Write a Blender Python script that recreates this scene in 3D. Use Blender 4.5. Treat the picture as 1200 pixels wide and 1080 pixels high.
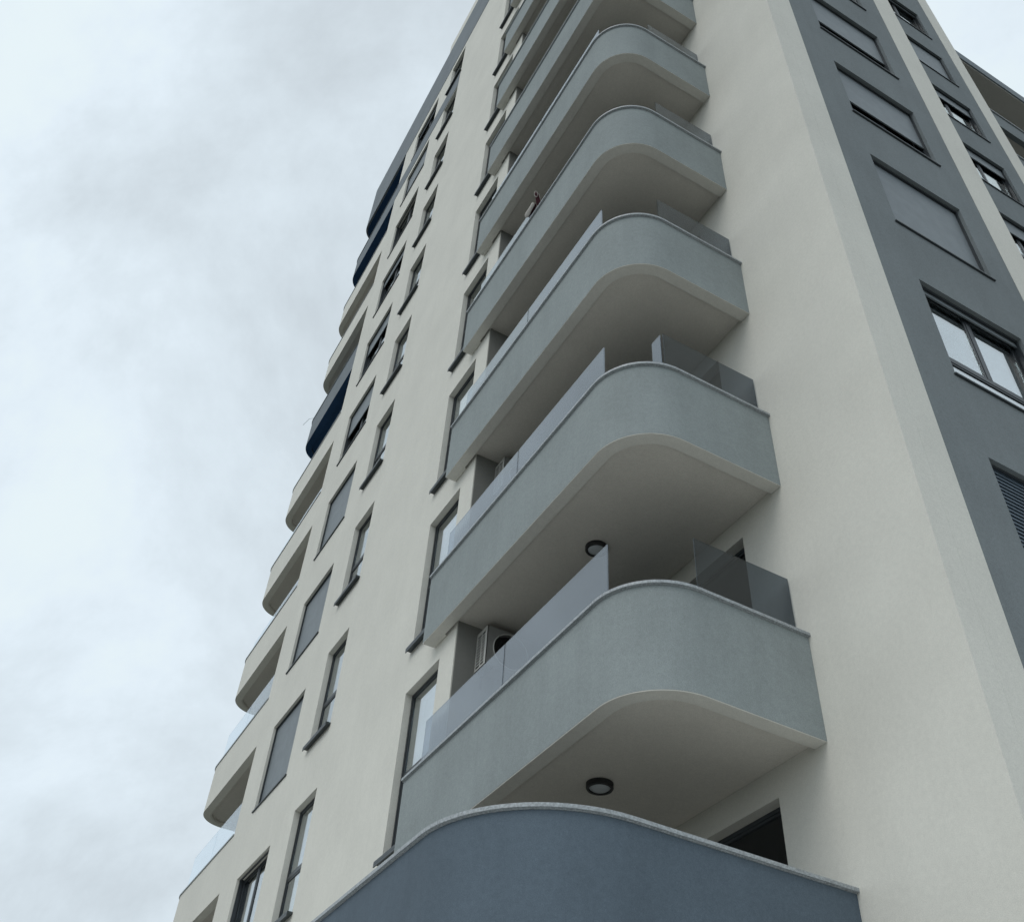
import bpy, bmesh, math, random
from mathutils import Matrix, Vector
random.seed(4)
for o in list(bpy.data.objects): bpy.data.objects.remove(o)
S = bpy.context.scene
COL = S.collection
GZ = -1.6                                   # street level (the camera is at eye height, z = 0)

# ------------------------------------------------------------------ camera
cam_d = bpy.data.cameras.new('camera'); cam = bpy.data.objects.new('camera', cam_d); COL.objects.link(cam)
r_ = Vector((0.8693713890660507, -0.4912665211143055, 0.05339094591420102))
u_ = Vector((-0.3780723774248117, -0.5916736840093489, 0.7120277586436893))
f_ = Vector((0.3182053822639024, 0.6392022034403924, 0.7001184741279372))
m = Matrix((r_, u_, -f_)).transposed().to_4x4()
cam.matrix_world = m
cam_d.sensor_width = 36; cam_d.sensor_fit = 'HORIZONTAL'
cam_d.lens = 1184.94 / 1200 * 36
cam_d.clip_start = 0.05; cam_d.clip_end = 2000
S.camera = cam
S.render.resolution_x = 1024; S.render.resolution_y = 921

# ------------------------------------------------------------------ light
SUN_EL, SUN_AZ = math.radians(48), math.radians(-72)      # azimuth from +Y towards +X
W = bpy.data.worlds.new('World'); S.world = W; W.use_nodes = True
nt = W.node_tree; nt.nodes.clear()
N = nt.nodes.new; L = nt.links.new
out = N('ShaderNodeOutputWorld'); bg = N('ShaderNodeBackground'); bg.inputs[1].default_value = 0.1
sky = N('ShaderNodeTexSky'); sky.sky_type = 'NISHITA'; sky.sun_disc = False
sky.sun_elevation = SUN_EL; sky.sun_rotation = SUN_AZ; sky.air_density = 1.0; sky.dust_density = 2.0
tc = N('ShaderNodeTexCoord'); sep = N('ShaderNodeSeparateXYZ'); L(tc.outputs['Generated'], sep.inputs[0])
za = N('ShaderNodeMath'); za.operation = 'MAXIMUM'; L(sep.outputs[2], za.inputs[0]); za.inputs[1].default_value = 0.0
zb = N('ShaderNodeMath'); zb.operation = 'ADD'; L(za.outputs[0], zb.inputs[0]); zb.inputs[1].default_value = 0.9
dx = N('ShaderNodeMath'); dx.operation = 'DIVIDE'; L(sep.outputs[0], dx.inputs[0]); L(zb.outputs[0], dx.inputs[1])
dy = N('ShaderNodeMath'); dy.operation = 'DIVIDE'; L(sep.outputs[1], dy.inputs[0]); L(zb.outputs[0], dy.inputs[1])
cmb = N('ShaderNodeCombineXYZ'); L(dx.outputs[0], cmb.inputs[0]); L(dy.outputs[0], cmb.inputs[1])
mp = N('ShaderNodeMapping'); mp.inputs['Location'].default_value = (1.7, 0.6, 0.0); mp.inputs['Rotation'].default_value = (0, 0, 0.5)
mp.inputs['Scale'].default_value = (1.25, 1.05, 1); L(cmb.outputs[0], mp.inputs[0])
n1 = N('ShaderNodeTexNoise'); n1.inputs['Scale'].default_value = 3.4; n1.inputs['Detail'].default_value = 7
n1.inputs['Roughness'].default_value = 0.62; n1.inputs['Distortion'].default_value = 0.25; L(mp.outputs[0], n1.inputs[0])
cr = N('ShaderNodeValToRGB'); L(n1.outputs[0], cr.inputs[0])
cr.color_ramp.interpolation = 'B_SPLINE'
e = cr.color_ramp.elements
e[0].position = 0.30; e[0].color = (.58, .645, .69, 1)
e[1].position = 0.62; e[1].color = (.87, .975, 1.06, 1)
em = e.new(0.50); em.color = (.80, .905, .975, 1)
mx = N('ShaderNodeMix'); mx.data_type = 'RGBA'; mx.inputs[0].default_value = 0.92
csc = N('ShaderNodeVectorMath'); csc.operation = 'SCALE'; csc.inputs['Scale'].default_value = 10.0; L(cr.outputs[0], csc.inputs[0])
L(sky.outputs[0], mx.inputs[6]); L(csc.outputs[0], mx.inputs[7]); L(mx.outputs[2], bg.inputs[0]); L(bg.outputs[0], out.inputs[0])

sd = bpy.data.lights.new('sun', 'SUN'); sd.energy = 0.8; sd.angle = math.radians(35); sd.color = (1, 0.97, 0.92)
sun = bpy.data.objects.new('sun', sd); COL.objects.link(sun)
sdir = Vector((math.sin(SUN_AZ) * math.cos(SUN_EL), math.cos(SUN_AZ) * math.cos(SUN_EL) * -1, math.sin(SUN_EL)))
sky.sun_rotation = math.atan2(sdir.x, sdir.y)
sun.rotation_euler = sdir.to_track_quat('Z', 'Y').to_euler()
S.view_settings.view_transform = 'Standard'; S.view_settings.look = 'None'
S.view_settings.exposure = 0.0; S.view_settings.gamma = 1.0

# ------------------------------------------------------------------ materials
def mat(name): 
    m = bpy.data.materials.new(name); m.use_nodes = True
    return m, m.node_tree, m.node_tree.nodes['Principled BSDF']
def stucco(name, col, var=0.035, grain=0.35, rough=0.92, streak=0.012, scale=170):
    m, t, b = mat(name); n = t.nodes.new; l = t.links.new
    tc = n('ShaderNodeTexCoord')
    big = n('ShaderNodeTexNoise'); big.inputs['Scale'].default_value = 1.1; big.inputs['Detail'].default_value = 5; l(tc.outputs['Object'], big.inputs[0])
    mp = n('ShaderNodeMapping'); mp.inputs['Scale'].default_value = (3.5, 3.5, 0.25); l(tc.outputs['Object'], mp.inputs[0])
    st = n('ShaderNodeTexNoise'); st.inputs['Scale'].default_value = 1.6; st.inputs['Detail'].default_value = 4; l(mp.outputs[0], st.inputs[0])
    fine = n('ShaderNodeTexNoise'); fine.inputs['Scale'].default_value = scale; fine.inputs['Detail'].default_value = 3; l(tc.outputs['Object'], fine.inputs[0])
    spk = n('ShaderNodeTexNoise'); spk.inputs['Scale'].default_value = 20; spk.inputs['Detail'].default_value = 4; spk.inputs['Roughness'].default_value = .7; l(tc.outputs['Object'], spk.inputs[0])
    def rng(src, a, bb):
        r = n('ShaderNodeMapRange'); r.inputs[1].default_value = .3; r.inputs[2].default_value = .7
        r.inputs[3].default_value = a; r.inputs[4].default_value = bb; l(src.outputs[0], r.inputs[0]); return r
    r1 = rng(big, 1 - var, 1 + var); r2 = rng(st, 1 - streak, 1 + streak); r3 = rng(fine, 1 - grain * .3, 1 + grain * .3); r4 = rng(spk, 1 - grain * .11, 1 + grain * .11)
    a = n('ShaderNodeMath'); a.operation = 'MULTIPLY'; l(r1.outputs[0], a.inputs[0]); l(r2.outputs[0], a.inputs[1])
    c = n('ShaderNodeMath'); c.operation = 'MULTIPLY'; l(a.outputs[0], c.inputs[0]); l(r3.outputs[0], c.inputs[1])
    d = n('ShaderNodeMath'); d.operation = 'MULTIPLY'; l(c.outputs[0], d.inputs[0]); l(r4.outputs[0], d.inputs[1])
    v = n('ShaderNodeVectorMath'); v.operation = 'SCALE'; v.inputs[0].default_value = col; l(d.outputs[0], v.inputs['Scale'])
    l(v.outputs[0], b.inputs['Base Color']); b.inputs['Roughness'].default_value = rough
    b.inputs['Specular IOR Level'].default_value = 0.25
    bu = n('ShaderNodeBump'); bu.inputs['Strength'].default_value = 0.25; bu.inputs['Distance'].default_value = 0.004
    l(fine.outputs[0], bu.inputs['Height']); l(bu.outputs[0], b.inputs['Normal'])
    return m
def metal(name, col, rough=.45, met=.3, speck=0):
    m, t, b = mat(name); n = t.nodes.new; l = t.links.new
    b.inputs['Roughness'].default_value = rough; b.inputs['Metallic'].default_value = met
    tc = n('ShaderNodeTexCoord'); k = n('ShaderNodeTexNoise'); k.inputs['Scale'].default_value = 60 if speck else 5; k.inputs['Detail'].default_value = 4
    l(tc.outputs['Object'], k.inputs[0])
    r = n('ShaderNodeMapRange'); r.inputs[1].default_value = .35; r.inputs[2].default_value = .65
    a = speck or .07; r.inputs[3].default_value = 1 - a; r.inputs[4].default_value = 1 + a; l(k.outputs[0], r.inputs[0])
    v = n('ShaderNodeVectorMath'); v.operation = 'SCALE'; v.inputs[0].default_value = col; l(r.outputs[0], v.inputs['Scale']); l(v.outputs[0], b.inputs['Base Color'])
    return m
def glass(name, tint, ior=1.55, refl=(1, 1, 1), rough=0.0, wob=0.0):
    m = bpy.data.materials.new(name); m.use_nodes = True; t = m.node_tree; t.nodes.clear(); n = t.nodes.new; l = t.links.new
    o = n('ShaderNodeOutputMaterial'); mx = n('ShaderNodeMixShader'); tr = n('ShaderNodeBsdfTransparent'); gl = n('ShaderNodeBsdfGlossy'); fr = n('ShaderNodeFresnel')
    tr.inputs[0].default_value = (*tint, 1); gl.inputs[0].default_value = (*refl, 1); gl.inputs['Roughness'].default_value = rough; fr.inputs[0].default_value = ior
    ge = n('ShaderNodeNewGeometry'); mi = n('ShaderNodeMix'); mi.data_type = 'FLOAT'; l(ge.outputs['Backfacing'], mi.inputs[0])
    mi.inputs[2].default_value = ior; mi.inputs[3].default_value = 1 / ior; l(mi.outputs[0], fr.inputs[0])
    l(fr.outputs[0], mx.inputs[0]); l(tr.outputs[0], mx.inputs[1]); l(gl.outputs[0], mx.inputs[2]); l(mx.outputs[0], o.inputs[0])
    if wob:
        tc = n('ShaderNodeTexCoord'); k = n('ShaderNodeTexNoise'); k.inputs['Scale'].default_value = 1.2; l(tc.outputs['Object'], k.inputs[0])
        bu = n('ShaderNodeBump'); bu.inputs['Strength'].default_value = wob; bu.inputs['Distance'].default_value = .02; l(k.outputs[0], bu.inputs['Height'])
        l(bu.outputs[0], gl.inputs['Normal'])
    return m
CREAM = (0.68, 0.668, 0.61)
M = {}
M['cream'] = stucco('cream_render', CREAM)
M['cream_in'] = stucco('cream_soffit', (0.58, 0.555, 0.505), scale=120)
M['rim'] = stucco('rim_render', (.62, .61, .565))
M['dim_floor'] = stucco('low_bounce_floor', (.14, .13, .12), grain=.5)
M['pane_dark'] = glass('door_glass', (.45, .5, .55), 1.7, (.9, .95, 1.0))
M['rail_dark'] = glass('dim_reflection_rail_glass', (.40, .44, .48), 1.55, (.95, .98, 1.0))  # darker copy of the rail glass, a dimmer reflection put into its tint
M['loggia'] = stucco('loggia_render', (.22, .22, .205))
M['grey'] = stucco('grey_render', (0.274, 0.306, 0.308), var=.07, grain=.6, streak=.03)
M['bluegrey'] = stucco('blue_grey_render', (0.100, 0.130, 0.160), var=.08, grain=.6, streak=.03)
M['dark'] = stucco('dark_grey_render', (0.195, 0.218, 0.226), var=.06, grain=.6, streak=.03)
M['band'] = stucco('grey_band_render', (0.20, 0.225, 0.245), var=.06, grain=.4)
M['navy'] = stucco('navy_soffit', (0.02, 0.06, 0.14), var=.1)
M['coping'] = metal('coping_stone', (0.33, 0.355, 0.37), .5, 0.1, speck=.25)
M['coping_dark'] = metal('coping_sheet', (0.16, 0.18, 0.19), .5, 0.3)
M['frame'] = metal('anthracite_frame', (0.035, 0.042, 0.048), .4, .1)
M['sill'] = metal('sill_sheet', (0.05, 0.06, 0.065), .45, .3)
M['shutter'] = metal('shutter_alu', (0.165, 0.19, 0.205), .5, .1)
M['shutter_d'] = metal('shutter_alu_dark', (0.11, 0.15, 0.19), .45, .2)
M['pane'] = glass('window_glass', (.62, .68, .7), 9.0, (.96, .99, 1.0), wob=.12)
M['rail'] = glass('rail_glass', (.52, .56, .60), 2.2, (.95, .98, 1.0))
M['clear'] = glass('clear_rail_glass', (.90, .93, .95), 1.5, (.95, .98, 1.0))
M['curtain'] = stucco('white_curtain', (.75, .75, .73))
M['plastic'] = metal('ac_casing', (.55, .55, .52), .5, 0)
M['casing'] = metal('ac_shaded_front', (.24, .24, .23), .5, 0)  # front colour darkened to stand for the loggia's shade
M['black'] = metal('black_plastic', (.012, .013, .014), .5, 0)
M['lens'] = metal('lamp_lens', (.42, .45, .47), .35, 0)
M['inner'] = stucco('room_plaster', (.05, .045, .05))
M['maroon'] = metal('maroon_canvas', (.06, .012, .02), .9, 0)
M['sole'] = metal('pale_rubber', (.55, .52, .48), .7, 0)
M['bounce'] = stucco('bounce_paving', (.70, .69, .66), var=.1, grain=.5)
M['ground'] = stucco('ground', (.07, .072, .06), var=.2, grain=.5)
M['asphalt'] = stucco('asphalt', (.06, .06, .062), var=.15, grain=.9)

# ------------------------------------------------------------------ mesh helpers
def link(name, me, parent=None, loc=(0, 0, 0), rz=0, label=None):
    o = bpy.data.objects.new(name, me); COL.objects.link(o); o.location = loc; o.rotation_euler = (0, 0, rz)
    if parent: o.parent = parent
    if label: o['label'] = label
    return o
class MB:
    def __init__(s): s.v = []; s.f = []; s.sm = []
    def quad(s, *p, smooth=False):
        i = len(s.v); s.v += [tuple(q) for q in p]; s.f.append(tuple(range(i, i + len(p)))); s.sm.append(smooth)
    def box(s, x0, x1, y0, y1, z0, z1):
        if x0 > x1: x0, x1 = x1, x0
        if y0 > y1: y0, y1 = y1, y0
        c = [(x0, y0, z0), (x1, y0, z0), (x1, y1, z0), (x0, y1, z0), (x0, y0, z1), (x1, y0, z1), (x1, y1, z1), (x0, y1, z1)]
        for q in ((0, 3, 2, 1), (4, 5, 6, 7), (0, 1, 5, 4), (1, 2, 6, 5), (2, 3, 7, 6), (3, 0, 4, 7)): s.quad(*[c[i] for i in q])
        return s
    def prism(s, poly, z0, z1):
        n = len(poly)
        s.quad(*[(x, y, z1) for x, y in poly]); s.quad(*[(x, y, z0) for x, y in reversed(poly)])
        for i in range(n):
            a, b = poly[i], poly[(i + 1) % n]
            s.quad((a[0], a[1], z0), (b[0], b[1], z0), (b[0], b[1], z1), (a[0], a[1], z1))
        return s
    def sweep(s, path, a, b, z0, z1):
        """box section swept along a plan path, from offset a to offset b (outward positive)"""
        P = offset(path, a); Q = offset(path, b); n = len(path)
        for i in range(n - 1):
            for (A, z, B, w) in ((Q, z0, Q, z1), (Q, z1, P, z1), (P, z1, P, z0), (P, z0, Q, z0)):
                s.quad((*A[i], z), (*A[i + 1], z), (*B[i + 1], w), (*B[i], w), smooth=False)
        for i in (0, n - 1):
            s.quad((*P[i], z0), (*Q[i], z0), (*Q[i], z1), (*P[i], z1))
        return s
    def tube(s, pts, r, n=8, cap=True):
        pts = [Vector(p) for p in pts]; rings = []
        for i, p in enumerate(pts):
            d = (pts[min(i + 1, len(pts) - 1)] - pts[max(i - 1, 0)]).normalized()
            a = d.orthogonal().normalized(); b = d.cross(a)
            rr = r[i] if isinstance(r, (list, tuple)) else r
            rings.append([p + a * rr * math.cos(2 * math.pi * k / n) + b * rr * math.sin(2 * math.pi * k / n) for k in range(n)])
        for i in range(len(rings) - 1):
            for k in range(n): s.quad(rings[i][k], rings[i][(k + 1) % n], rings[i + 1][(k + 1) % n], rings[i + 1][k], smooth=True)
        if cap: s.quad(*rings[0]); s.quad(*rings[-1])
        return s
    def mesh(s, name, m, merge=True, bevel=0, smooth=None):
        me = bpy.data.meshes.new(name); me.from_pydata(s.v, [], s.f); me.polygons.foreach_set('use_smooth', s.sm)
        bm = bmesh.new(); bm.from_mesh(me)
        if merge: bmesh.ops.remove_doubles(bm, verts=bm.verts, dist=1e-5)
        bmesh.ops.recalc_face_normals(bm, faces=bm.faces)
        if bevel:
            ed = [e for e in bm.edges if len(e.link_faces) == 2 and e.calc_face_angle(0) > .9]
            bmesh.ops.bevel(bm, geom=ed, offset=bevel, segments=2, affect='EDGES', clamp_overlap=True)
        if smooth:
            for f in bm.faces: f.smooth = True
            for ed in bm.edges:
                if len(ed.link_faces) != 2 or ed.calc_face_angle(0) > smooth: ed.smooth = False
        bm.to_mesh(me); bm.free()
        me.materials.append(m); return me
    def build(s, name, m, parent=None, loc=(0, 0, 0), rz=0, label=None, **k):
        return link(name, s.mesh(name, m, **k), parent, loc, rz, label)
def offset(path, d):
    if abs(d) < 1e-9: return [tuple(p) for p in path]
    res = []
    for i, p in enumerate(path):
        a = path[max(i - 1, 0)]; b = path[min(i + 1, len(path) - 1)]
        def nrm(p, q):
            t = Vector((q[0] - p[0], q[1] - p[1])).normalized(); return Vector((t.y, -t.x))     # outward = right of travel
        n0 = nrm(a, p) if i > 0 else nrm(p, b); n1 = nrm(p, b) if i < len(path) - 1 else n0
        n = (n0 + n1).normalized(); k = 1 / max(.5, n.dot(n0))
        res.append((p[0] + n.x * d * k, p[1] + n.y * d * k))
    return res
def wall(name, axis, plane, thick, a0, a1, z0, z1, holes, m, parent, label=None):
    """wall in the plane axis=plane, extending 'thick' behind it, with rectangular openings (a0,a1,z0,z1)"""
    A = sorted({a0, a1, *[h[0] for h in holes], *[h[1] for h in holes]}); Z = sorted({z0, z1, *[h[2] for h in holes], *[h[3] for h in holes]})
    A = [a for a in A if a0 <= a <= a1]; Z = [z for z in Z if z0 <= z <= z1]
    def solid(i, j):
        if i < 0 or j < 0 or i >= len(A) - 1 or j >= len(Z) - 1: return False
        ca, cz = (A[i] + A[i + 1]) / 2, (Z[j] + Z[j + 1]) / 2
        return not any(h[0] < ca < h[1] and h[2] < cz < h[3] for h in holes)
    b = MB(); P = (lambda a, d, z: (plane + d, a, z)) if axis == 'x' else (lambda a, d, z: (a, plane + d, z))
    for i in range(len(A) - 1):
        for j in range(len(Z) - 1):
            if not solid(i, j): continue
            p, q, r, s = A[i], A[i + 1], Z[j], Z[j + 1]
            b.quad(P(p, 0, r), P(q, 0, r), P(q, 0, s), P(p, 0, s)); b.quad(P(p, thick, r), P(q, thick, r), P(q, thick, s), P(p, thick, s))
            if not solid(i - 1, j): b.quad(P(p, 0, r), P(p, thick, r), P(p, thick, s), P(p, 0, s))
            if not solid(i + 1, j): b.quad(P(q, 0, r), P(q, thick, r), P(q, thick, s), P(q, 0, s))
            if not solid(i, j - 1): b.quad(P(p, 0, r), P(q, 0, r), P(q, thick, r), P(p, thick, r))
            if not solid(i, j + 1): b.quad(P(p, 0, s), P(q, 0, s), P(q, thick, s), P(p, thick, s))
    return b.build(name, m, parent, label=label)
def tag(o, label, cat, group=None, kind=None):
    if kind: o['kind'] = kind
    else: o['label'] = label; o['category'] = cat
    if group: o['group'] = group
    return o

# ------------------------------------------------------------------ setting
g = MB(); g.quad((-400, -400, GZ), (400, -400, GZ), (400, 400, GZ), (-400, 400, GZ)); go = g.build('ground', M['ground']); go['kind'] = 'structure'
g = MB(); g.box(-5, 15, -5.5, 20, GZ + .004, GZ + .12); pv = g.build('bounce_pavement', M['bounce']); pv['kind'] = 'structure'  # unseen bright slab on dark ground, added to bounce light onto low walls
g = MB(); g.quad((-80, -19, GZ + .004), (80, -19, GZ + .004), (80, -10, GZ + .004), (-80, -10, GZ + .004)); ro = g.build('road', M['asphalt']); ro['kind'] = 'structure'

# ------------------------------------------------------------------ the building
B = bpy.data.objects.new('apartment_building', None); COL.objects.link(B)
tag(B, 'tall cream and grey apartment block with curved grey balconies', 'building')
XA, XW, YB, YC, YD = 4.27, 6.005, 4.044, 5.47, 6.70     # facade planes
ROOF = 37.2
ZC, SK = 2.556, 1.07                                     # coping level of the first balcony row, parapet height
# openings
tall = [(10.23, 11.25, 1.92 + 3 * k, 4.22 + 3 * k) for k in range(0, 12)]
narrow = [(14.48, 15.46, 2.31 + 3 * k, 4.21 + 3 * k) for k in range(0, 11)]
def col3_head(k): return 4.02 + 3 * k
wide = [(16.5, 18.24, 2.27 + 3 * k, 4.02 + 3 * k) for k in range(0, 11)]
wall('wall', 'x', XA, .30, 9.785, 19.35, GZ, 34.5, tall[:11] + narrow + wide, M['cream'], B)
doors = [(6.30, 8.40, 1.76 + 3 * k, 4.26 + 3 * k) for k in range(0, 12)]
wall('wall', 'x', XW, .25, YB, 22.0, GZ, ROOF, doors + [(20.2, 22.0, 1.2 + 3 * k, 3.55 + 3 * k) for k in range(1, 11)], M['cream'], B)
# street front, bay one: cream strip, dark field with windows, cream strip
X1, X2, X3 = 6.60, 9.52, 10.13
MB().box(XW + .251, X1, YB, YB + .30, GZ, ROOF).build('wall_strip', M['cream'], B)
bay1 = [(7.25, 8.97, 2.52 + 3 * k, 4.27 + 3 * k) for k in range(0, 11)]
wall('wall', 'y', YB + .006, .29, X1, X2, GZ, ROOF, bay1, M['dark'], B, label='dark grey wall field between two cream strips')
MB().box(X2, X3, YB, YB + .30, GZ, ROOF).build('wall_strip', M['cream'], B)
MB().box(X3 - .25, X3 - .002, YB + .301, YC + .3, GZ, ROOF).build('wall', M['dark'], B)
bay2 = [(13.35, 15.07, 2.47 + 3 * k, 4.22 + 3 * k) for k in range(0, 11)]
wall('wall', 'y', YC, .30, X3, 15.66, GZ, ROOF, bay2, M['dark'], B, label='dark grey wall field of the set back bay')
MB().box(15.66, 16.22, YC - .005, YC + .30, GZ, ROOF).build('wall_strip', M['cream'], B)
MB().box(15.97, 16.218, YC + .301, 8.7, GZ, ROOF).build('wall', M['dark'], B)
# bay three: block behind the balconies on the far right
MB().box(16.0, 30, 8.701, 8.95, GZ, 35.55).build('wall', M['dark'], B)
MB().box(29.8, 30, 8.951, 20, GZ, 35.55).build('wall', M['cream'], B)
MB().box(16.221, 30.3, YD - .1, 8.69, 35.50, 35.559).build('roof_soffit', M['cream_in'], B)
MB().box(16.221, 30.4, YD - .15, 20.2, 35.56, 36.15).build('roof', M['band'], B, label='grey roof slab over the far right balconies')
# loggia end wall and rear shell
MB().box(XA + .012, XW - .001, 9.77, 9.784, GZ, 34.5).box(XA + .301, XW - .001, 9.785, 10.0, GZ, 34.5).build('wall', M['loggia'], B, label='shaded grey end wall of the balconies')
MB().box(XW + .001, 29.79, 22.001, 22.3, GZ, 36).build('wall', M['cream'], B)
MB().box(XA + .301, XW - .001, 19.10, 19.34, GZ, 34.5).build('wall', M['cream'], B)
MB().box(XW + .251, 30, 19.0, 19.2, GZ, 35.5).build('wall', M['cream_in'], B)
MB().box(XW + .2, 16.2, YC + .35, 22, ROOF - .35, ROOF - .02).box(XW + .2, X3 - .3, YB + .35, YC + .34, ROOF - .35, ROOF - .02).build('roof', M['band'], B)
# floors inside (seen through the glass)
for k in range(0, 12):
    z = 1.47 + 3 * k
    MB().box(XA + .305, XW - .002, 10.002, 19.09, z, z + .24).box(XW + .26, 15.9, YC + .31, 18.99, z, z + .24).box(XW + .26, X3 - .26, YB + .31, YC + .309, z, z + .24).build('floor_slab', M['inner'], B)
MB().box(7.2, 7.3, 10, 19, GZ, 36).box(7.3, 16, 6.9, 7.0, GZ, 36).box(11.8, 11.9, 5.8, 6.9, GZ, 36).build('light_stop_wall', M['inner'], B)  # partitions added to stop light crossing the hollow block

# grey bands round the top of the left front
def rounded(x0, y_a, y_b, R, xe, n=14):
    """plan path along x0 from y_a to y_b then curving towards +x up to xe; outward is right of travel -> reversed"""
    p = [(x0, y_a), (x0, y_b - R)] if False else [(x0, y_a)]
    for i in range(n + 1):
        a = math.pi / 2 * i / n
        p.append((x0 + R - R * math.cos(a), y_b - R + R * math.sin(a)))
    p.append((xe, y_b)); return p[::-1]
LB = rounded(XA, 19.35, 23.60, .62, 6.6)
MB().sweep(rounded(XA - .012, 11.0, 23.62, .64, 6.6), -.14, 0, 34.5, ROOF).build('roof_band', M['band'], B, label='wide grey band under the roof edge', smooth=.5)
MB().box(XA - .012, XA + .2, 14.49, 19.35, 31.26, 32.25).build('wall_band', M['band'], B, label='grey band linking the top balcony to the windows')
MB().box(XA - .005, XA + .3, 11.0, 16.35, ROOF + .001, ROOF + .75).build('roof_parapet', M['cream'], B)
RP = offset(rounded(XA, 19.36, 23.60, .62, 6.6), -.06)
MB().prism(RP + [(RP[-1][0], 19.36), (7.2, 19.36), (7.2, 23.54)], 34.47, 34.499).build('roof_soffit', M['navy'], B, label='navy blue underside of the roof slab')
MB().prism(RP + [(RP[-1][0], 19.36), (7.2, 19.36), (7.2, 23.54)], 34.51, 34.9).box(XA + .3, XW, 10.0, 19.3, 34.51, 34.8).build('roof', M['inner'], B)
MB().box(XW + .01, 7.9, 22.31, 23.0, GZ, 34.5).build('wall', M['cream'], B)

# ------------------------------------------------------------------ windows
cache = {}
def mesh_of(key, fn):
    if key not in cache: cache[key] = fn()
    return cache[key]
REC = .12
def win_meshes(kind, w, h):
    rec = .095 if kind in ('narrow', 'tall') else REC
    t = .04; d0, d1 = rec, rec + .05; res = []
    def frame():
        b = MB(); b.box(0, t, d0, d1, 0, h).box(w - t, w, d0, d1, 0, h).box(t, w - t, d0, d1, 0, t).box(t, w - t, d0, d1, h - t, h)
        if kind == 'door': b.box(w / 2 - .03, w / 2 + .03, d0 + .002, d1, t, h - t)
        if kind == 'double': b.box(w / 2 - .03, w / 2 + .03, d0 + .002, d1, .55, h - t).box(t, w - t, d0 + .002, d1, .48, .5499)
        if kind in ('narrow', 'tall'):
            zt = .78 if kind == 'narrow' else 1.05
            b.box(t, w - t, d0 + .002, d1, zt, zt + .06)
        return b.mesh('window', M['frame'], bevel=.004)
    panes = []
    if kind == 'door': panes = [(t, w / 2 - .03, t, h - t), (w / 2 + .03, w - t, t, h - t)]
    elif kind == 'double': panes = [(t, w / 2 - .03, .55, h - t), (w / 2 + .03, w - t, .55, h - t), (t, w - t, t, .48)]
    else:
        zt = .78 if kind == 'narrow' else 1.05
        panes = [(t, w - t, t, zt), (t, w - t, zt + .06, h - t)]
    def sash(p):
        a, b_, c, d = p; s = .032; q = MB(); y0, y1 = d0 + .008, d1 - .008
        q.box(a, a + s, y0, y1, c, d).box(b_ - s, b_, y0, y1, c, d).box(a + s, b_ - s, y0, y1, c, c + s).box(a + s, b_ - s, y0, y1, d - s, d)
        return q.mesh('sash', M['frame'], bevel=.004)
    pm = M['pane_dark'] if kind == 'door' else M['pane']
    def pane(p):
        a, b_, c, d = p; s = .032; q = MB(); q.box(a + s, b_ - s, d0 + .02, d0 + .028, c + s, d - s); return q.mesh('pane', pm)
    return frame, sash, pane, panes
def sill_mesh(w, big):
    b = MB()
    if big: b.box(-.035, w + .035, -.085, .10, -.032, .006).box(-.035, w + .035, -.085, -.073, -.065, -.0321)
    else: b.box(-.03, w + .03, -.028, REC + .02, -.022, .004)
    return b.mesh('sill', M['sill'], bevel=.002)
def shutter_mesh(w, h, f, slat):
    b = MB(); pp = .055 if slat else .042; n = max(1, int(round(h * f / pp))); z = h
    y = REC - .04
    for i in range(n):
        p = pp
        if slat:
            b.box(.03, w - .03, y - .004, y + .003, z - p * .62, z) if i % 1 == 0 else None
            b.quad((.03, y - .004, z - p * .6), (w - .03, y - .004, z - p * .6), (w - .03, y - .016, z - p * .72), (.03, y - .016, z - p * .72))
        else:
            b.quad((.03, y, z), (w - .03, y, z), (w - .03, y - .0015, z - p * .5), (.03, y - .0015, z - p * .5))
            b.quad((.03, y - .0015, z - p * .5), (w - .03, y - .0015, z - p * .5), (w - .03, y, z - p), (.03, y, z - p))
        z -= p
    b.box(.03, w - .03, y - .006, y + .014, z - .03, z)
    return b.mesh('shutter', M['shutter_d' if slat else 'shutter'], merge=False)
def rails_mesh(w, h):
    return MB().box(0, .029, REC - .07, REC - .002, 0, h).box(w - .029, w, REC - .07, REC - .002, 0, h).box(.029, w - .029, REC - .07, REC - .05, h - .035, h).mesh('guide_rail', M['frame'], bevel=.003)
def window(kind, loc, rz, w, h, shut=0, slat=False, curtain=False, label=None, big=True):
    key = (kind, round(w, 3), round(h, 3))
    fr, sa, pa, panes = win_meshes(kind, w, h)
    o = link('window', mesh_of(key + ('f',), fr), B, Vector(loc), rz, label)
    for i, p in enumerate(panes):
        link('sash', mesh_of(key + ('s', i), lambda: sa(p)), o); link('pane', mesh_of(key + ('p', i), lambda: pa(p)), o)
    link('sill', mesh_of(('sill', w, big), lambda: sill_mesh(w, big)), o)
    if kind == 'double': link('guide_rail', mesh_of(('rail', w, h), lambda: rails_mesh(w, h)), o)
    if shut: link('shutter', mesh_of(('sh', w, h, shut, slat), lambda: shutter_mesh(w, h, shut, slat)), o)
    if curtain:
        c = MB(); n = 24
        x0, x1 = w * curtain[0], w * curtain[1]
        for i in range(n):
            a, b_ = x0 + (x1 - x0) * i / n, x0 + (x1 - x0) * (i + 1) / n
            ya, yb = REC + .12 + .02 * math.sin(i * 1.9), REC + .12 + .02 * math.sin((i + 1) * 1.9)
            c.quad((a, ya, .05), (b_, yb, .05), (b_, yb, h - .1), (a, ya, h - .1), smooth=True)
        c.build('curtain', M['curtain'], o)
    return o
R90 = -math.pi / 2
for k, (a, b_, c, d) in enumerate(tall[:11]):
    if k >= 1: window('tall', (XA, b_, c), R90, b_ - a, d - c)
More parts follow.
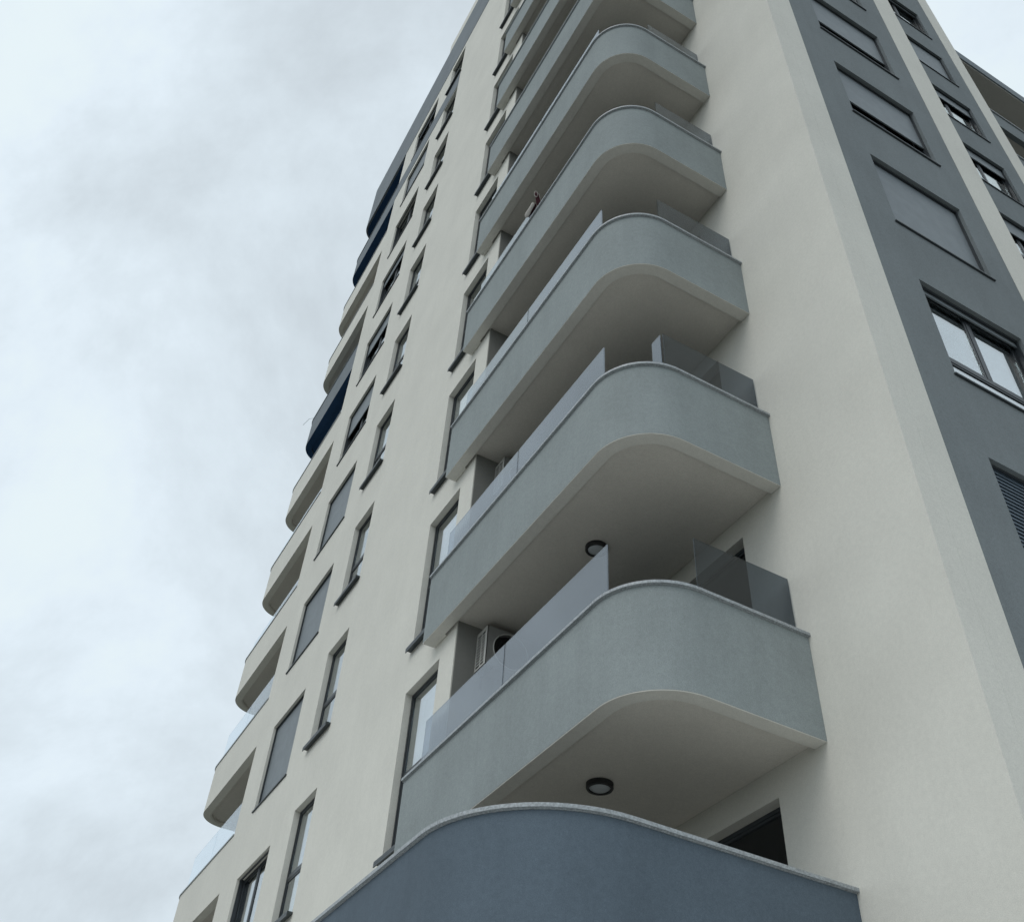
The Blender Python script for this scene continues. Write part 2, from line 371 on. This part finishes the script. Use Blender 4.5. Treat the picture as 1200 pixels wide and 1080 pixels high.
for k, (a, b_, c, d) in enumerate(narrow):
    if k >= 1: window('narrow', (XA, b_, c), R90, b_ - a, d - c, curtain=(.1, .6) if k in (4, 7) else False)
SH3 = {1: 0, 2: 1, 3: 1, 4: 1, 5: .42, 6: .3, 7: .16, 8: 0, 9: .55, 10: .1}
for k, (a, b_, c, d) in enumerate(wide):
    if k >= 1:
        f = SH3.get(k, 0)
        window('double', (XA, b_, c), R90, b_ - a, d - c, shut=f, big=False, label='window with its grey roller shutter down' if f == 1 else None)
SH1 = {1: 1, 2: .05, 3: 1, 4: .62, 5: .60, 6: .12}
for k, (a, b_, c, d) in enumerate(bay1):
    if k >= 1 and k < 8:
        f = SH1.get(k, 0)
        window('double', (a, YB + .006, c), 0, b_ - a, d - c, shut=f, slat=(k == 1), big=False,
               label={1: 'window with a dark slatted shutter down', 3: 'window with its grey roller shutter down', 4: 'window with its grey shutter nearly down', 5: 'window with its grey shutter nearly down'}.get(k))
SH2 = {4: .2, 5: .3, 6: .22, 7: .22, 8: 1, 9: .06}
for k, (a, b_, c, d) in enumerate(bay2):
    if 4 <= k <= 10:
        f = SH2.get(k, 0)
        window('double', (a, YC, c), 0, b_ - a, d - c, shut=f, big=False, curtain=(.3, .62) if k == 6 else False,
               label='window with its grey roller shutter down' if f == 1 else None)

# ------------------------------------------------------------------ balconies over the corner
def main_path(x0, y0, R, yend, n=18):
    p = [(x0, yend)]
    for i in range(n + 1):
        a = math.pi / 2 * i / n
        p.append((x0 + R - R * math.cos(a), y0 + R - R * math.sin(a)))
    p.append((XW - .002, y0)); return p[::-1] if False else p
# travelling towards -y with outward -x means outward is right of travel
YE = 10.43
def glass_panel(parent, p, q, z0, z1, label=None, m='rail'):
    d = Vector((q[0] - p[0], q[1] - p[1])).normalized(); n = Vector((d.y, -d.x)) * .006
    pl = [(p[0] + n.x, p[1] + n.y), (q[0] + n.x, q[1] + n.y), (q[0] - n.x, q[1] - n.y), (p[0] - n.x, p[1] - n.y)]
    return MB().prism(pl, z0, z1).build('glass_panel', M[m], parent, label=label, bevel=.0015)
VX = {1: 4.84, 2: 4.67, 3: 4.76, 4: 4.9}
def balcony(k):
    z = ZC + 3 * k; bt = z - SK
    if k == 0: x0, y0, R, top, bt, m, lab = 2.84, 5.615, 1.1, 3.165, ZC - SK - .35, M['bluegrey'], 'large blue grey balcony, lowest of the column'
    else: x0, y0, R, top, m, lab = 4.09, 5.634, .66, z - .035, M['grey'], None
    y0 -= .012; top += .03
    P = main_path(x0, y0, R, YE, 28 if k == 0 else 20)
    o = MB().sweep(P, -.12, 0, bt + .009, top).build('balcony', m, B, label=lab, smooth=.5)
    MB().sweep(P, -.15, -.002, bt, bt + .008).build('rim', M['rim'], o, smooth=.5)
    MB().sweep(P, -.15, .012, top + .001, top + .008).sweep(P, -.15, .032, top + .0081, top + .038).build('coping', M['coping'], o, bevel=0, smooth=.5)
    # the slab, its soffit a little above the rim
    inner = offset(P, -.145)
    poly = [(p[0], p[1]) for p in inner] + [(XW - .003, 9.79), (XA + .3, 9.79), (XA + .3, 10.08)]
    poly = [q for q in inner if q[1] < 10.0]; poly = [(inner[0][0], 10.08)] + poly + [(XW - .003, 9.79), (XA + .29, 9.79), (XA - .01, 9.79), (XA - .01, 10.08)]
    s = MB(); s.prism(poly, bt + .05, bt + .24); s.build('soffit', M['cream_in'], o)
    MB().box(x0 + .3, XW - .004, y0 + .3 + (.35 if k else .8), 9.76, bt + .241, bt + .262).box(x0 + .9, XW - .004, y0 + .16, y0 + .2999 + (.35 if k else .8), bt + .241, bt + .262).build('floor', M['dim_floor' if k else 'rim'], o)  # added floor sheet, its tone picked for the bounce onto the soffit above
    # closing beam where the balcony ends on the left front
    MB().box(x0 + .125, XA - .002, 10.085, YE, bt + .003, bt + .24).box(x0 + .125, XA - .002, YE - .12, YE, bt + .241, top).build('end_beam', M['cream'], o)
    if k >= 1:
        h = .72
        gx = x0 + .12; t0 = top + .037
        if k in (1, 2, 3, 5, 6, 8): glass_panel(o, (gx, 8.27), (gx, 6.26), t0, t0 + h)
        if k in (1, 2, 3, 4, 5, 6, 8, 9): glass_panel(o, (gx, 10.25), (gx, 8.285), t0, t0 + h)
        glass_panel(o, (VX.get(k, 4.9), y0 + .12), (XW - .02, y0 + .12), t0, t0 + h, m='rail_dark')
        if k == 2: glass_panel(o, (4.655, 5.93), (4.655, 5.765), t0, t0 + h)
    else:
        pass
    return o
BAL = [balcony(k) for k in range(0, 11)]
# balcony doors in the side wall
for k in range(0, 11):
    a, b_, c, d = doors[k]; w = b_ - a; h = d - c
    fr, sa, pa, panes = win_meshes('door', w, h)
    o = link('balcony_door', mesh_of(('door', 'f'), fr), B, (XW, b_, c), R90)
    for i, p in enumerate(panes):
        link('sash', mesh_of(('door', 's', i), lambda: sa(p)), o); link('pane', mesh_of(('door', 'p', i), lambda: pa(p)), o)
    MB().box(w - .09, w - .07, REC - .04, REC + .012, 1.0, 1.16).build('handle', M['lens'], o)

# ------------------------------------------------------------------ rounded balconies at the left end
for k in range(-1, 9):
    cz = 8.25 + 3 * k; bt = cz - 1.13; dk = k in (5, 8)
    o = MB().sweep(LB, -.16, 0, bt, cz - .03).build('balcony', M['band'] if dk else M['cream'], B, smooth=.5,
        label='grey balcony with a navy blue underside' if dk else 'cream balcony with a rounded end')
    MB().sweep(LB, -.18, .02, cz - .029, cz).build('coping', M['coping_dark'] if dk else M['coping'], o, smooth=.5)
    inn = offset(LB, -.2); 
    poly = inn + [(inn[-1][0], 19.36), (XW - .003, 19.36), (XW - .003, 22.29), (6.6, 22.31)]
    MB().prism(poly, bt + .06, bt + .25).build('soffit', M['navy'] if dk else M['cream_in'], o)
    if dk: MB().sweep(LB, -.198, -.002, bt - .012, bt - .001).build('rim', M['navy'], o, smooth=.5)
    else: MB().sweep(LB, -.198, -.161, bt + .001, bt + .055).build('rim', M['cream_in'], o, smooth=.5)
    if k in (0, 1, 2, 3, 4):
        hh = .82 if k < 2 else .5
        glass_panel(o, (XA + .09, 23.0), (XA + .09, 21.35), cz + .001, cz + hh, m='clear'); glass_panel(o, (XA + .09, 21.335), (XA + .09, 19.6), cz + .001, cz + hh, m='clear')

# ------------------------------------------------------------------ balconies of the far right bay
for k in range(6, 11):
    cz = 2.25 + 3 * k
    o = MB().box(16.221, 29, YD, YD + .15, cz - 1.0, cz - .03).build('balcony', M['dark'], B, label='straight dark grey balcony of the far right bay')
    MB().box(16.221, 29, YD - .04, YD + .18, cz - .029, cz + .02).build('coping', M['coping'], o)
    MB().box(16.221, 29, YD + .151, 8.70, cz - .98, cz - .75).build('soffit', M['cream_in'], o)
    for j in range(3):
        x = 17.6 + j * 3.6
        dr = link('balcony_door', mesh_of(('door', 'f'), None), B, (x, 8.70 - .21, cz - .74))
        for i in range(2): link('sash', mesh_of(('door', 's', i), None), dr); link('pane', mesh_of(('door', 'p', i), None), dr)

# ------------------------------------------------------------------ things on the balconies
def disc(b, c, r, z0, z1, n=40, taper=0):
    x, y = c
    for i in range(n):
        a, d = 2 * math.pi * i / n, 2 * math.pi * (i + 1) / n
        P = lambda t, rr, z: (x + rr * math.cos(t), y + rr * math.sin(t), z)
        b.quad(P(a, r, z1), P(d, r, z1), P(d, r - taper, z0), P(a, r - taper, z0), smooth=True)
        b.quad((x, y, z0), P(a, r - taper, z0), P(d, r - taper, z0))
        b.quad((x, y, z1), P(a, r, z1), P(d, r, z1))
def lamp(x, y, z, label):
    o = bpy.data.objects.new('ceiling_lamp', None); COL.objects.link(o); o.location = (x, y, z)
    tag(o, label, 'ceiling lamp', 'round lamps on the balcony ceilings')
    b = MB(); n = 40
    prof = [(.130, 0), (.130, -.045), (.122, -.056), (.104, -.056), (.100, -.046), (.100, 0)]
    for i in range(n):
        a, d = 2 * math.pi * i / n, 2 * math.pi * (i + 1) / n
        for (r0, z0), (r1, z1) in zip(prof, prof[1:]):
            b.quad((r0 * math.cos(a), r0 * math.sin(a), z0), (r0 * math.cos(d), r0 * math.sin(d), z0), (r1 * math.cos(d), r1 * math.sin(d), z1), (r1 * math.cos(a), r1 * math.sin(a), z1), smooth=True)
    b.build('ring', M['black'], o, smooth=.6)
    c = MB(); pr = [(.0, -.068), (.03, -.067), (.06, -.062), (.085, -.052), (.0995, -.04)]
    for i in range(n):
        a, d = 2 * math.pi * i / n, 2 * math.pi * (i + 1) / n
        for (r0, z0), (r1, z1) in zip(pr, pr[1:]):
            c.quad((r0 * math.cos(a), r0 * math.sin(a), z0), (r0 * math.cos(d), r0 * math.sin(d), z0), (r1 * math.cos(d), r1 * math.sin(d), z1), (r1 * math.cos(a), r1 * math.sin(a), z1), smooth=True)
    c.build('lens', M['lens'], o)
    return o
lamp(4.885, 7.46, ZC + 3 - SK + .05, 'round black rimmed lamp above the large blue grey balcony, shown whole')
lamp(4.95, 7.59, ZC + 6 - SK + .05, 'round black rimmed lamp half hidden behind the corner of a glass rail')

def ac_unit(x, y, z, label):
    """outdoor unit on the loggia end wall: fan to -y, fins on the -x side; origin at lower rear left"""
    w, d, h = .80, .30, .56
    o = bpy.data.objects.new('air_conditioner', None); COL.objects.link(o); o.location = (x, y, z)
    tag(o, label, 'air conditioner', 'air conditioners on the loggia end walls')
    # casing with a round fan opening in front and a finned side
    b = MB(); cx, cz, r = .345, .28, .24; n = 48
    ring = [(cx + r * math.cos(2 * math.pi * i / n), cz + r * math.sin(2 * math.pi * i / n)) for i in range(n)]
    def edge(a):
        c, s_ = math.cos(a), math.sin(a); t = min(((w - cx) / c) if c > 1e-9 else (-cx / c if c < -1e-9 else 9), ((h - cz) / s_) if s_ > 1e-9 else (-cz / s_ if s_ < -1e-9 else 9)); return (cx + c * t, cz + s_ * t)
    angs = sorted([2 * math.pi * i / n for i in range(n)] + [math.atan2(q - cz, p - cx) % (2 * math.pi) for p in (0, w) for q in (0, h)])
    for i, a in enumerate(angs):
        a2 = angs[(i + 1) % len(angs)] if i + 1 < len(angs) else angs[0] + 2 * math.pi
        p, q = edge(a), edge(a2); p2, q2 = (cx + r * math.cos(a), cz + r * math.sin(a)), (cx + r * math.cos(a2), cz + r * math.sin(a2))
        b.quad((p[0], -d, p[1]), (q[0], -d, q[1]), (q2[0], -d, q2[1]), (p2[0], -d, p2[1]))
        b.quad((p2[0], -d, p2[1]), (q2[0], -d, q2[1]), (q2[0], -d + .06, q2[1]), (p2[0], -d + .06, p2[1]))
    b.quad((0, -d, h), (w, -d, h), (w, 0, h), (0, 0, h)); b.quad((0, -d, 0), (w, -d, 0), (w, 0, 0), (0, 0, 0))
    b.quad((w, -d, 0), (w, 0, 0), (w, 0, h), (w, -d, h)); b.quad((0, 0, 0), (w, 0, 0), (w, 0, h), (0, 0, h))
    b.build('casing', M['casing'], o)
    q = MB(); q.box(.0, .012, -d, -d + .05, 0, h).box(.0, .012, -.03, 0, 0, h).box(.0, .012, -d + .05, -.03, 0, .03).box(.0, .012, -d + .05, -.03, h - .05, h)
    q.box(.001, .011, -.158, -.142, .03, h - .05)
    nn = 11
    for i in range(1, nn): z0 = .03 + (h - .08) * i / nn; q.box(.002, .010, -d + .05, -.03, z0 - .008, z0 + .008)
    q.build('side_grille', M['plastic'], o)
    c = MB(); c.box(.02, w - .01, -d + .062, -.01, .01, h - .01); c.build('coil', M['black'], o)
    gq = MB()
    for rr in (.05, .09, .13, .17, .21): gq.tube([(cx + rr * math.cos(2 * math.pi * i / 32), -d + .008, cz + rr * math.sin(2 * math.pi * i / 32)) for i in range(33)], .0025, 5, cap=False)
    for i in range(4): a = math.pi * i / 4; gq.tube([(cx - r * math.cos(a), -d + .012, cz - r * math.sin(a)), (cx + r * math.cos(a), -d + .012, cz + r * math.sin(a))], .003, 5)
    gq.build('fan_guard', M['black'], o)
    rim = MB(); rim.tube([(cx + (r + .006) * math.cos(2 * math.pi * i / 40), -d - .002, cz + (r + .006) * math.sin(2 * math.pi * i / 40)) for i in range(41)], .008, 6, cap=False); rim.build('fan_ring', M['plastic'], o)
    k = MB(); k.box(.08, .12, -d, .0, -.03, -.001).box(w - .12, w - .08, -d, 0, -.03, -.001).box(.08, .12, -.02, 0, -.2, -.031).box(w - .12, w - .08, -.02, 0, -.2, -.031); k.build('bracket', M['frame'], o)
    p = MB(); p.tube([(w + .001, -.1, .1), (w + .06, -.1, .08), (w + .07, -.03, .0), (w + .07, -.01, -.5)], .014, 8); p.build('pipe', M['sole'], o)
    return o
ac_unit(4.56, 9.79, 6.86, 'pale air conditioner with visible fan on the grey balcony directly above the blue grey one')
ac_unit(4.60, 9.79, 9.86, 'dim air conditioner with only its finned side showing, one floor above the other')

# pair of dark red shoes left on the end of a glass rail
def shoe(parent, loc, rot, s=1.0):
    e = bpy.data.objects.new('shoe', None); COL.objects.link(e); e.parent = parent; e.location = loc; e.rotation_euler = rot
    def loft(secs, m, nm):
        b = MB(); n = 20; rings = []
        for (x, w, z0, z1) in secs:
            rings.append([(x * s, w * s * math.cos(2 * math.pi * i / n), ((z0 + z1) / 2 + (z1 - z0) / 2 * math.sin(2 * math.pi * i / n)) * s) for i in range(n)])
        for a, c in zip(rings, rings[1:]):
            for i in range(n): b.quad(a[i], a[(i + 1) % n], c[(i + 1) % n], c[i], smooth=True)
        b.quad(*rings[0]); b.quad(*rings[-1]); return b
    up = loft([(-.13, .01, .02, .05), (-.12, .032, .012, .085), (-.09, .038, .01, .095), (-.04, .037, .01, .088), (.0, .040, .01, .072), (.06, .045, .01, .055), (.10, .040, .012, .045), (.125, .02, .015, .035)], None, '')
    me = up.mesh('upper', M['maroon']); link('upper', me, e)
    so = loft([(-.135, .012, -.004, .018), (-.125, .034, -.006, .02), (-.07, .036, -.006, .019), (0, .038, -.006, .018), (.07, .048, -.006, .018), (.115, .038, -.006, .02), (.135, .014, -.002, .022)], None, '')
    link('sole', so.mesh('sole', M['sole']), e)
    c = MB(); c.tube([((-.075 + .05 * math.cos(2 * math.pi * i / 24)) * s, .030 * s * math.sin(2 * math.pi * i / 24), (.094 - .012 * math.cos(2 * math.pi * i / 24)) * s) for i in range(25)], .006 * s, 6, cap=False)
    link('collar', c.mesh('collar', M['sole']), e)
    return e
zt4 = ZC + 12 + .002
sh = bpy.data.objects.new('pair_of_shoes', None); COL.objects.link(sh); sh.location = (4.16, 8.09, zt4 - .11)
tag(sh, 'pair of small dark red shoes with pale soles at the end of a glass rail', 'shoes')
def orient(X, Z):
    X = Vector(X).normalized(); Z = Vector(Z); Z = (Z - X * Z.dot(X)).normalized(); Y = Z.cross(X)
    return Matrix((X, Y, Z)).transposed().to_euler()
shoe(sh, (-.01, .30, .76), orient((0, .95, -.25), (.75, .25, .55)), 1.05)
shoe(sh, (.0, .0, .66), orient((.35, .25, -.85), (-.75, -.55, -.25)), .95)

# thin rod poking out of the left end balcony
r = MB().tube([(XA + .15, 23.2, 23.6), (XA + .0, 23.75, 23.95), (XA - .08, 24.1, 23.92)], .006, 6).build('thin_rod', M['coping']); tag(r, 'thin pale rod poking out over the end of the grey balcony with navy underside', 'rod')
